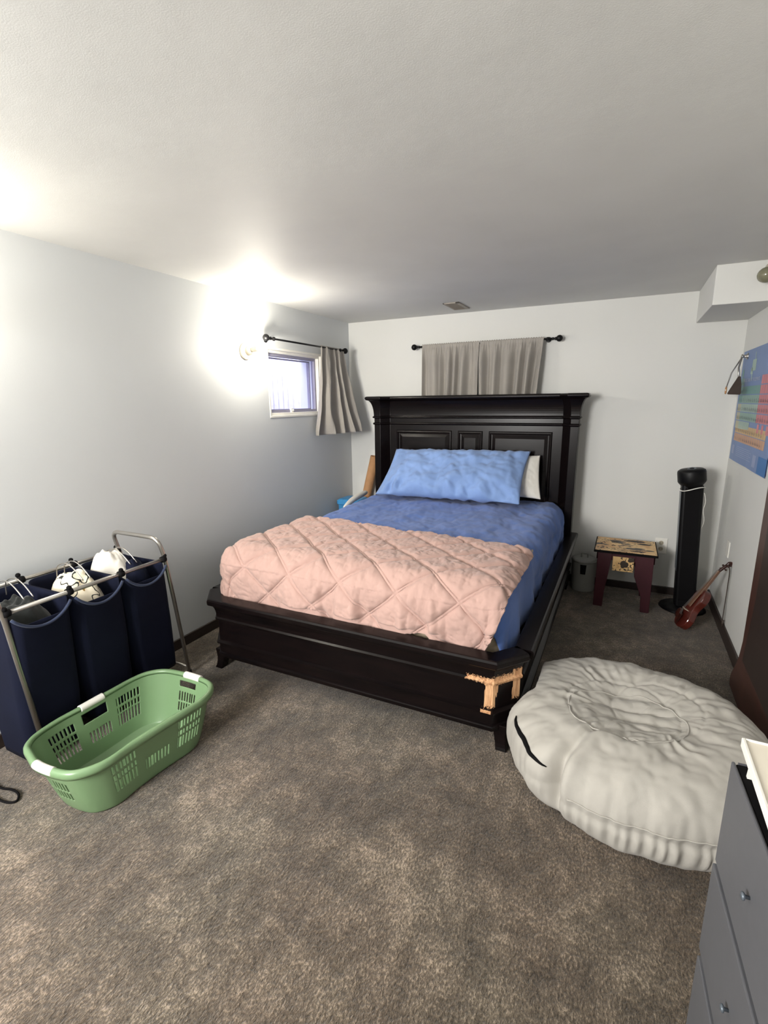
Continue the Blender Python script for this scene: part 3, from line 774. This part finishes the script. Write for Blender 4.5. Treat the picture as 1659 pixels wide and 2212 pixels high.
# the brighter blue square and the little emblem
pg(-.92, -1.112, 1.128, 1.225, .0008, 5)
for a, b, c_, d_ in ((-.385, -.49, 1.72, 1.79), (-.36, -.40, 1.70, 1.74), (-.44, -.455, 1.79, 1.835), (-.40, -.42, 1.66, 1.72)): pg(a, b, c_, d_, .0008, 7)
for k in range(6): pg(-.27, -.27-.40-.05*(k % 2), 1.228-k*.012, 1.228-k*.012+.004, .0008, 11)
pg(-.12, -.20, 1.17, 1.23, .0008, 11); pg(-.78, -.86, 1.15, 1.22, .0008, 11)
# symbols and title
def text_mesh(name, s_, y, z, size, mi, parent):
    cu = bpy.data.curves.new(name, 'FONT'); cu.body = s_; cu.size = size; cu.resolution_u = 2
    to = bpy.data.objects.new(name, cu); COL.objects.link(to)
    dg = bpy.context.evaluated_depsgraph_get(); me = bpy.data.meshes.new_from_object(to.evaluated_get(dg)); bpy.data.objects.remove(to)
    bm_ = bmesh.new(); bm_.from_mesh(me); bpy.data.meshes.remove(me)
    for v_ in bm_.verts: v_.co = Vector((W-.0085, y-v_.co.x, z+v_.co.y))
    return bm_
tb_ = text_mesh('t', 'PERIODIC TABLE OF THE ELEMENTS', -.19, 1.655, .030, 0, ps)
def join(bm_, b2, mi):
    for f in b2.faces: f.material_index = mi
    me = bpy.data.meshes.new('tmp'); b2.to_mesh(me); b2.free(); bm_.from_mesh(me); bpy.data.meshes.remove(me)
join(bm, tb_, 6)
SY = {0: 'H', 1: 'Li Be', 2: 'Na Mg', 3: 'K Ca Sc Ti V Cr Mn Fe Co Ni Cu Zn Ga Ge As Se Br Kr', 4: 'Rb Sr Y Zr Nb Mo Tc Ru Rh Pd Ag Cd In Sn Sb Te I Xe', 5: 'Cs Ba La Hf Ta W Re Os Ir Pt Au Hg Tl Pb Bi Po At Rn'}
def addtext(s_, y, z, size):
    join(bm, text_mesh('t', s_, y, z, size, 8, ps), 8)
for ri, st in SY.items():
    for ci, w_ in enumerate(st.split()): addtext(w_, y0-cw*ci-.010, rowz[ri]-.044, .028)
for ri, st in enumerate(('Ce Pr Nd Pm Sm Eu Gd Tb Dy Ho Er Tm Yb Lu', 'Th Pa U Np Pu Am Cm Bk Cf Es Fm Md No Lr')):
    for ci, w_ in enumerate(st.split()): addtext(w_, -.125-ci*.0585-.012, 1.370-ri*.056-.040, .026)
me = bpy.data.meshes.new('sheet'); bmesh.ops.translate(bm, verts=bm.verts[:], vec=-wloc(ps)); bm.to_mesh(me); bm.free()
sh_o = bpy.data.objects.new('printed_sheet', me); COL.objects.link(sh_o); sh_o.parent = ps
for m_ in pm: me.materials.append(m_)

# ------------------------------------------------------------------ cabinet at the right wall (cut by the frame)
cab = thing('cabinet', 'dark red-brown wooden cabinet with flared base on the right wall', 'cabinet', (3.17, -1.75, 0))
FX = 3.150
zs = [(.0, .085, .012), (.03, .10, .012), (.07, .095, .010), (.10, .075, .008), (.14, .05, .005), (.20, .022, .002), (.30, .0, 0), (1.75, 0, 0)]
bm = B(); YA, YB = -1.42, -2.12
rings(bm, [[(FX-g, YA+e*.9, z), (FX-g, YB, z), (W-.002, YB, z), (W-.002, YA+e*.9+.04, z)] for z, e, g in zs]); obj('cabinet_body', bm, 'redbrown', cab, bevel=.004)
bm = B(); rings(bm, [[(FX-.012, YA-.10, .235), (FX-.012, YB+.06, .235), (FX-.002, YB+.06, .235), (FX-.002, YA-.10, .235)], [(FX-.012, YA-.16, .60), (FX-.012, YB+.06, .60), (FX-.002, YB+.06, .60), (FX-.002, YA-.16, .60)], [(FX-.012, YA-.16, 1.66), (FX-.012, YB+.06, 1.66), (FX-.002, YB+.06, 1.66), (FX-.002, YA-.16, 1.66)]])
obj('door', bm, 'darktrim', cab, bevel=.006)

# ------------------------------------------------------------------ bean bag
bb = thing('bean_bag', 'big off-white round bean bag slumped beside the foot of the bed', 'bean bag', (2.63, -2.30, 0))
BC = Vector((2.645, -2.27))
def Rb(a):
    # rough outline from above: a in radians, 0 = +x
    k = [(0, .50), (25, .47), (50, .44), (75, .43), (100, .44), (125, .50), (150, .53), (175, .50), (200, .525), (225, .535), (250, .525), (275, .53), (300, .54), (325, .54), (345, .53), (360, .50)]
    d_ = math.degrees(a) % 360
    for p, q in zip(k, k[1:]):
        if d_ <= q[0]:
            s_ = (d_-p[0])/(q[0]-p[0]); s_ = s_*s_*(3-2*s_); return p[1]*(1-s_)+q[1]*s_
def bag_pt(a, v, lift=0):
    # v: 0 bottom centre .. 1 top centre
    R = Rb(a)
    if v < .16: rr = R*.80*(v/.16); z = .002
    else:
        s_ = (v-.16)/.84; ph = -PI/2+PI*min(1, s_/.62) if s_ < .62 else PI/2
        if s_ < .62:
            c_ = math.cos(ph); rr = R*(.80+.20*c_**.8) if ph < 0 else R*(.60+.40*c_**.9)
            zz = math.sin(ph); z = .158+.156*(abs(zz)**.85)*(1 if zz > 0 else -1)
        else:
            k = (s_-.62)/.38; rr = R*.60*(1-k); z = .314-.050*(math.sin(k*PI/2)**1.4)
    x = rr*math.cos(a); y = rr*math.sin(a)
    topk = max(0, (v-.45)/.55)
    # outward normal-ish
    s2 = (v-.16)/.84; ph2 = -PI/2+PI*min(1, max(0, s2)/.62)
    n_ = Vector((math.cos(a)*math.cos(ph2), math.sin(a)*math.cos(ph2), max(math.sin(ph2), -.2)))
    d_ = 0
    if v > .16:
        # gathered pleats under the side seam on the near side
        near = max(0, math.cos(a-math.radians(285)))**1.5
        pv = (v-.16)/.84
        d_ += near*.010*math.exp(-((pv-.235)/.07)**2)*math.sin(a*84+4*nz(a*6, 0))*(.6+.9*nz(a*7, 3))
        d_ += -.010*math.exp(-((pv-.29)/.018)**2)*near
        d_ += .016*fbm(x*3.2+5, y*3.2, z*2)+.010*fbm(x*9, y*9, 3)+.006*abs(nz(x*15+y*6, y*22-x*5, 4))
        # soft hollow folds across the seat
        tk = min(1, topk*2.2)
        q = x*.80+y*.60; w_ = -x*.60+y*.80
        ridge = math.exp(-((q+.02)/.20)**2)*math.exp(-((w_)/.20)**2)
        d_ += tk*ridge*.016*(abs(math.sin(26*w_*1.0+9*q+3*nz(q*4, w_*3)))-.5)
        d_ += tk*.006*math.sin(31*a+5*nz(a*3, rr*6))*math.exp(-((rr-.27)/.07)**2)*(.5+nz(a*2, 7))
        # the fold that runs in from the near left edge
        da = (a-math.radians(238)+PI) % (2*PI)-PI
        d_ += -.07*math.exp(-(da/.055)**2)*math.exp(-((pv-.34)/.22)**2)+.022*math.exp(-((da-.11)/.07)**2)*math.exp(-((pv-.40)/.20)**2)
        for cx_, cy_, rd in ((-.06, -.05, .215), (.07, .02, .17)):
            e = abs(math.hypot(x-cx_, y-cy_)-rd); d_ += -.006*math.exp(-(e/.007)**2)*(1 if v > .6 else 0)
    else: d_ = 0
    p = Vector((BC.x+x, BC.y+y, z))+n_*(d_+lift)
    p.z = max(p.z, .002); p.x = min(p.x, 3.132)
    # flattened where it presses on the bed corner
    lim = 2.235 if p.y > -2.30 else 2.235-(-2.30-p.y)*.80
    if p.y > -2.50 and p.x < lim: p.x = lim-(lim-p.x)*.04
    return p
bm = B(); NA, NV = 520, 140
V = [[bm.verts.new(bag_pt(2*PI*i/NA, j/NV)) for i in range(NA)] for j in range(1, NV)]
for a_, b_ in zip(V, V[1:]):
    for i in range(NA): bm.faces.new((a_[i], a_[(i+1) % NA], b_[(i+1) % NA], b_[i]))
bm.faces.new(V[0][::-1]); c_ = bm.verts.new(bag_pt(0, 1.0))
for i in range(NA): bm.faces.new((V[-1][i], V[-1][(i+1) % NA], c_))
obj('bag_shell', bm, 'bag', bb, smooth=True)
bm = B(); pts = []
for k in range(26):
    s_ = k/25; a = math.radians(203+31*s_); vv = .16+.84*(.405-.035*s_); pts.append(bag_pt(a, vv, .003))
tube(bm, pts, .007, 8, [.002+.008*math.sin(PI*k/25)**.7 for k in range(26)]); obj('zipper_gap', bm, 'blackmat', bb, smooth=True, label='dark gap of the half-open zipper')
bm = B(); pts = [bag_pt(math.radians(246+92*k/60), .16+.84*.315, .002) for k in range(61)]
tube(bm, pts, .0028, 6); obj('side_seam', bm, 'bag', bb, smooth=True)

def bag_at(x, y, lift):
    a = math.atan2(y-BC.y, x-BC.x); r = math.hypot(x-BC.x, y-BC.y); k = 1-min(r/(.60*Rb(a)), .999)
    s2 = .62+.38*k if k > .002 else .62
    return bag_pt(a, .16+.84*s2, lift)
bm = B(); rg = smooth_pts([(2.385, -2.40, 0), (2.42, -2.49, 0), (2.53, -2.53, 0), (2.66, -2.53, 0), (2.78, -2.45, 0), (2.82, -2.32, 0), (2.73, -2.20, 0), (2.60, -2.17, 0), (2.46, -2.23, 0), (2.39, -2.31, 0)], 8, True)
tube(bm, [bag_at(p.x, p.y, .001) for p in rg+rg[:1]], .0028, 6); obj('top_seam', bm, 'bag', bb, smooth=True)

# ------------------------------------------------------------------ laundry sorter
hm = thing('laundry_sorter', 'three-bag navy laundry sorter on a steel frame at the left wall', 'laundry sorter', (.29, -3.05, 0))
XT0, XT1, ZT_ = .105, .452, .79
TR, TL = -2.725, -3.462       # bar ends along y at the top
FR, FL = -2.535, -3.335       # feet are kicked toward the bed
def side(yt, yf, name='side_frame'):
    pts = fillet([(.02+.03, yf, .022), (XT0-.0, yt, ZT_), (XT0, yt-.03, .905), (XT1, yt-.03, .905), (XT1, yt, ZT_), (.312, yf, .022)], .075, 8)
    bm = B(); tube(bm, pts, .0105, 14); obj(name, bm, 'steel', hm, smooth=True)
    bm = B(); tube(bm, [(.05, yf, .05), (.312, yf, .05)], .007, 10); obj('cross_bar', bm, 'steel', hm, smooth=True)
    for x in (.05, .312):
        bm = B(); lathe(bm, [(.013, 0), (.014, .004), (.013, .03)], Matrix.Translation((x, yf, 0)), 16); obj('foot', bm, 'blackmat', hm, smooth=True)
side(TR, FR); side(TL, FL)
bm = B(); tube(bm, [(XT1, TL, ZT_), (XT1, TR, ZT_)], .0095, 14); obj('front_bar', bm, 'steel', hm, smooth=True)
bm = B(); tube(bm, [(XT0, TL, ZT_), (XT0, TR, ZT_)], .0095, 14); obj('back_bar', bm, 'steel', hm, smooth=True)
YS = [TL+.005, TL+.25, TL+.49, TR-.005]
def bag(y0, y1, sh, zb):
    bm = B(); n_ = 12; rs = []
    NZ = 26
    def pt(k, s_):
        # perimeter parameter k 0..1: front (x max) from y0 to y1, then side, back, side
        sx0, sx1 = .125-.075*(1-s_), .462-.165*(1-s_)
        yy0 = y0+.002+(sh)*(1-s_)-.004*math.sin(PI*s_); yy1 = y1-.002+sh*(1-s_)+.004*math.sin(PI*s_)
        c = rrect(sx0, sx1, yy0, yy1, .045, 8); return c[k]
    per = rrect(0, 1, 0, 1, .1, 8); N = len(per)
    for j in range(NZ+1):
        s_ = j/NZ; ring_ = []
        for k in range(N):
            x, y = pt(k, s_)
            zt = ZT_-.005
            fx = (x-.125)/.337; fy = (y-y0)/(y1-y0)
            front = max(0, (fx-.72)/.28); scoop = math.sin(PI*min(max(fy, 0), 1))**.6
            zt -= .085*front*scoop
            zt -= .03*(1-front)*math.sin(PI*min(max(fx, 0), 1))
            z = zb+(zt-zb)*s_
            bul = .018*math.sin(PI*s_)*scoop*front + .012*math.exp(-((s_-1)/.12)**2)*front*scoop
            x += bul+.006*fbm(y*6, z*4, 2)*(1-abs(2*s_-1))
            ring_.append((x, y, z))
        rs.append(ring_)
    rings(bm, rs, True, False)
    return bm
shf = [.07, .11, .145]
zbs = [.03, .06, .10]
for i in range(3):
    b_ = obj('laundry_bag', bag(YS[i], YS[i+1], shf[i], zbs[i]), 'navy', hm, smooth=True, solid=.005)
    # turned-over lining edge
    bm = B()
    y0_, y1_ = YS[i], YS[i+1]; pts = []
    for k in range(21):
        fy = .04+.92*k/20; y = y0_+fy*(y1_-y0_); sc = math.sin(PI*fy)**.6
        pts.append((.468+.012*sc-.0, y, ZT_-.005-.085*sc+.002))
    tube(bm, pts, .006, 8); obj('rolled_hem', bm, 'navy_in', hm, smooth=True)
    for yy in (y0_+.10, y0_+.135):
        bm = B(); tube(bm, smooth_pts([(.20, yy, .775), (.215, yy, .835), (.26, yy+.01, .855), (.31, yy+.015, .835), (.36, yy+.02, .785)], 5), .0026, 6); obj('wire_handle', bm, 'steel', hm, smooth=True)
for y in YS:
    for x in (XT1, XT0):
        bm = B(); lathe(bm, [(.015, -.012), (.017, 0), (.015, .012)], axis((x, min(max(y, TL+.012), TR-.012), ZT_), (0, 1, 0)), 14); sphere(bm, (x+(.004 if x > .3 else -.02), y, ZT_+.018), .011, 10)
        obj('clip', bm, 'blackmat', hm, smooth=True)
# what is in the bags
def heap(cx, cy, rx, ry, z0, h, seed, sh=.02, fr=5):
    bm = B()
    def top(u, v):
        a = 2*PI*u; r = v
        x = cx+rx*r*math.cos(a); y = cy+ry*r*math.sin(a)
        z = z0+h*(1-r**2.4)+sh*fbm((x)*fr*2+seed, (y)*fr*2, seed)*(1-r*.5)
        return Vector((x, y, z))
    V = [[bm.verts.new(top(i/64, j/26)) for i in range(64)] for j in range(1, 27)]
    c_ = bm.verts.new(top(0, 0.0001))
    for i in range(64): bm.faces.new((c_, V[0][i], V[0][(i+1) % 64]))
    for a_, b_ in zip(V, V[1:]):
        for i in range(64): bm.faces.new((a_[i], b_[i], b_[(i+1) % 64], a_[(i+1) % 64]))
    bot = [bm.verts.new((cx-.03+rx*.6*math.cos(2*PI*i/64), cy+ry*.7*math.sin(2*PI*i/64), z0-.09)) for i in range(64)]
    for i in range(64): bm.faces.new((V[-1][i], bot[i], bot[(i+1) % 64], V[-1][(i+1) % 64]))
    bm.faces.new(bot[::-1]); return bm
tag(obj('clothes', heap(.275, YS[0]+.125, .135, .112, .66, .115, 1.1, .04, 8), 'blackcloth', smooth=True), 'dark clothes filling the nearest laundry bag', 'clothes')
tag(obj('bedspread', heap(.275, YS[1]+.122, .135, .112, .67, .135, 4.1, .05, 7), 'floral', smooth=True), 'cream and gold patterned bedspread stuffed in the middle laundry bag', 'bedspread')
tag(obj('white_laundry', heap(.235, YS[2]+.105, .115, .098, .70, .145, 7.7, .05, 8), 'whitecloth', smooth=True), 'white linen bulging from the far laundry bag', 'laundry')
tag(obj('navy_shirt', heap(.30, YS[2]+.155, .105, .075, .69, .120, 3.3, .05, 8), 'navy', smooth=True), 'navy garment on top of the far laundry bag', 'clothes')

# ------------------------------------------------------------------ green laundry basket
bk = thing('laundry_basket', 'green plastic laundry basket with white grips before the sorter', 'basket', (.655, -3.18, 0))
rim = [(.545, -3.505), (.63, -3.525), (.734, -3.518), (.80, -3.495), (.842, -3.44), (.855, -3.38), (.851, -3.29), (.857, -3.174), (.872, -3.05), (.880, -2.965), (.862, -2.895), (.82, -2.85), (.748, -2.834), (.62, -2.836), (.524, -2.854), (.462, -2.905), (.441, -2.98), (.440, -3.093), (.440, -3.23), (.436, -3.336), (.452, -3.435), (.49, -3.485)]
RIM = smooth_pts([(a, b, 0) for a, b in rim], 10, True); NR = len(RIM)
CBx, CBy = .655, -3.18
def bas(i, s_, inset=0):
    """s_ 0 at the floor .. 1 at the rim"""
    p = RIM[i % NR]; dx, dy = p.x-CBx, p.y-CBy
    kx = .80+.17*s_**.8; ky = .775+.195*s_**.8
    l = math.hypot(dx, dy)
    kk = 1-inset/l
    return Vector((CBx+dx*kx*kk, CBy+dy*ky*kk, .006+.238*s_))
# wall as a strip with real slots: skip faces inside slot masks
def arc_y(i): return RIM[i % NR].y
def slot(i, s_):
    """true where there is a hole"""
    p = RIM[i % NR]; long_side = abs(p.x-CBx) > .16
    end = not long_side
    if long_side:
        y = p.y-CBy
        # hand hole in the far long side
        if p.x < CBx and abs(y+.005) < .062 and .70 < s_ < .90: return True
        for c0, zlo, zhi in ((-.17, .30, .82), (.0, .30, .60), (.17, .30, .82)):
            if abs(y-c0) < .062:
                q = ((y-c0)/.0175) % 1.0
                if q < .55:
                    for a, b in ((.28, .50), (.54, .64), (.68, .84)):
                        if a < s_ < b and b <= zhi+.03: return True
    else:
        x = p.x-CBx
        if abs(x-.02) < .055 and .78 < s_ < .90: return True
        if abs(x-.02) < .06:
            q = (x/.0175) % 1.0
            if q < .5 and (.30 < s_ < .46 or .50 < s_ < .68): return True
    return False
bm = B(); NA2 = 440; NS = 60
RIM2 = []
# resample rim evenly
Ls = [0]
for i in range(NR): Ls.append(Ls[-1]+(RIM[(i+1) % NR]-RIM[i]).length)
def rim_at(t_):
    L_ = (t_ % 1.0)*Ls[-1]
    lo = 0
    for i in range(NR):
        if Ls[i+1] >= L_: lo = i; break
    f = (L_-Ls[lo])/(Ls[lo+1]-Ls[lo]); return RIM[lo].lerp(RIM[(lo+1) % NR], f)
RIM = [rim_at(i/NA2) for i in range(NA2)]; NR = NA2
V = [[bm.verts.new(bas(i, j/NS)) for i in range(NA2)] for j in range(NS+1)]
for j in range(NS):
    for i in range(NA2):
        if slot(i, (j+.5)/NS): continue
        bm.faces.new((V[j][i], V[j][(i+1) % NA2], V[j+1][(i+1) % NA2], V[j+1][i]))
bm.faces.new([V[0][i] for i in range(NA2)][::-1])
obj('basket_wall', bm, 'green', bk, smooth=True, solid=.0035)
bm = B(); tube(bm, [bas(i, .935) + (Vector((RIM[i].x-CBx, RIM[i].y-CBy, 0)).normalized()*.004) for i in range(NA2)]+[bas(0, .935)+Vector((RIM[0].x-CBx, RIM[0].y-CBy, 0)).normalized()*.004], .004, 6); obj('rim_ridge', bm, 'green', bk, smooth=True)
bm = B(); rs = []
for i in range(NA2):
    p = bas(i, 1.0); o_ = Vector((RIM[i].x-CBx, RIM[i].y-CBy, 0)).normalized()
    prof_ = [(-.004, -.004), (-.003, .008), (.004, .014), (.013, .013), (.021, .005), (.022, -.008), (.020, -.020), (.017, -.020), (.018, -.006), (.008, .006), (.001, .0)]
    rs.append([p+o_*a+Vector((0, 0, b)) for a, b in prof_])
rs.append(rs[0]); rings(bm, rs, False, False, True); bmesh.ops.remove_doubles(bm, verts=bm.verts[:], dist=.0001); obj('rim', bm, 'green', bk, smooth=True)
def grip(test):
    idx = [i for i in range(NA2) if test(RIM[i])]
    # contiguous order
    br = 0
    for k in range(len(idx)):
        if (idx[k]-1) % NA2 not in idx: br = k
    idx = idx[br:]+idx[:br]
    bm = B(); pts = []
    for i in idx:
        o_ = Vector((RIM[i].x-CBx, RIM[i].y-CBy, 0)).normalized(); pts.append(bas(i, 1.0)+o_*.010+Vector((0, 0, .001)))
    tube(bm, pts, .0165, 14); obj('grip', bm, 'whiteplastic', bk, smooth=True, label='white grip')
grip(lambda p: p.y < -3.4 and abs(p.x-.668) < .052)
grip(lambda p: p.y > -2.9 and abs(p.x-.688) < .052)
grip(lambda p: p.x < .5 and abs(p.y+3.185) < .058)

bm = B(); tube(bm, smooth_pts([(.18, -3.50, .006), (.28, -3.515, .006), (.345, -3.500, .006), (.395, -3.503, .008), (.425, -3.525, .006), (.405, -3.545, .006), (.35, -3.552, .006), (.27, -3.54, .005), (.15, -3.53, .005)], 6), .0045, 8)
tag(obj('black_cord', bm, 'blackmat', smooth=True), 'loop of thin black cord on the carpet left of the green basket', 'cord')

# ------------------------------------------------------------------ grey dresser and lap desk
dr = thing('dresser', 'grey dresser with black top at the right edge, near the bean bag', 'dresser', (2.95, -3.65, 0))
Md = Matrix.Translation((2.757, -3.262, 0)) @ Matrix.Rotation(math.radians(3.2), 4, 'Z')
# local: x into the wall, -y along the front
D = .37; LN = .86
bm = B(); box(bm, .007, D, -LN, .0, .555, .810, Md); box(bm, .035, D, -LN, .0, .03, .56, Md); obj('carcass', bm, 'blackmat', dr, bevel=.003)
for z0, z1, e in ((.560, .812, 0), (.30, .540, .012), (.04, .275, .012)):
    bm = B(); box(bm, 0, .007 if e == 0 else .016, -LN, .004+e, z0, z1, Md); f_o = obj('drawer_front', bm, 'graydresser', dr, bevel=.003)
    for yy in (-.20,):
        bm = B(); lathe(bm, [(.003, 0), (.0035, .007), (.007, .009), (.0075, .012), (.004, .014)], Md @ axis((0, yy, (z0+z1)/2), (-1, 0, 0)), 14); obj('knob', bm, 'greymetal', f_o, smooth=True)
bm = B(); box(bm, .012, D, .0005, .004,  .03, .811, Md); obj('end_panel', bm, 'graydresser', dr)
lp = thing('lap_desk', 'cream folding lap desk standing on the black dresser top', 'lap desk', (2.95, -3.5, .804))
Ml = Matrix.Translation((2.772, -3.268, -.008))
bm = B(); box(bm, 0, .34, -.62, 0, .868, .880, Ml); obj('desk_board', bm, 'lap', lp, bevel=.002)
bm = B(); box(bm, -.006, .0, -.62, .003, .864, .884, Ml); box(bm, 0, .34, 0, .003, .864, .884, Ml); obj('edge_band', bm, 'whiteplastic', lp, bevel=.002)
for x, y in ((.012, -.03), (.31, -.03), (.012, -.59), (.31, -.59)):
    bm = B(); rings(bm, [[Ml @ Vector((x+a*.004-k*.004, y-k*.0+b*.004, z)) for a, b in ((-1, -1), (1, -1), (1, 1), (-1, 1))] for z, k in ((.811, 1), (.868, 0))]); obj('leg', bm, 'whiteplastic', lp)
bm = B()
def crim(u, v): return Md @ Vector((.055+.10*u, -.36+.14*v, .816+.032*math.sin(PI*u)*math.sin(PI*v)+.006*fbm(u*5, v*5)))
grid(bm, 20, 20, crim); tag(obj('crimson_cloth', bm, 'crimson', smooth=True, solid=.003), 'crimson cloth on the dresser under the lap desk', 'cloth')
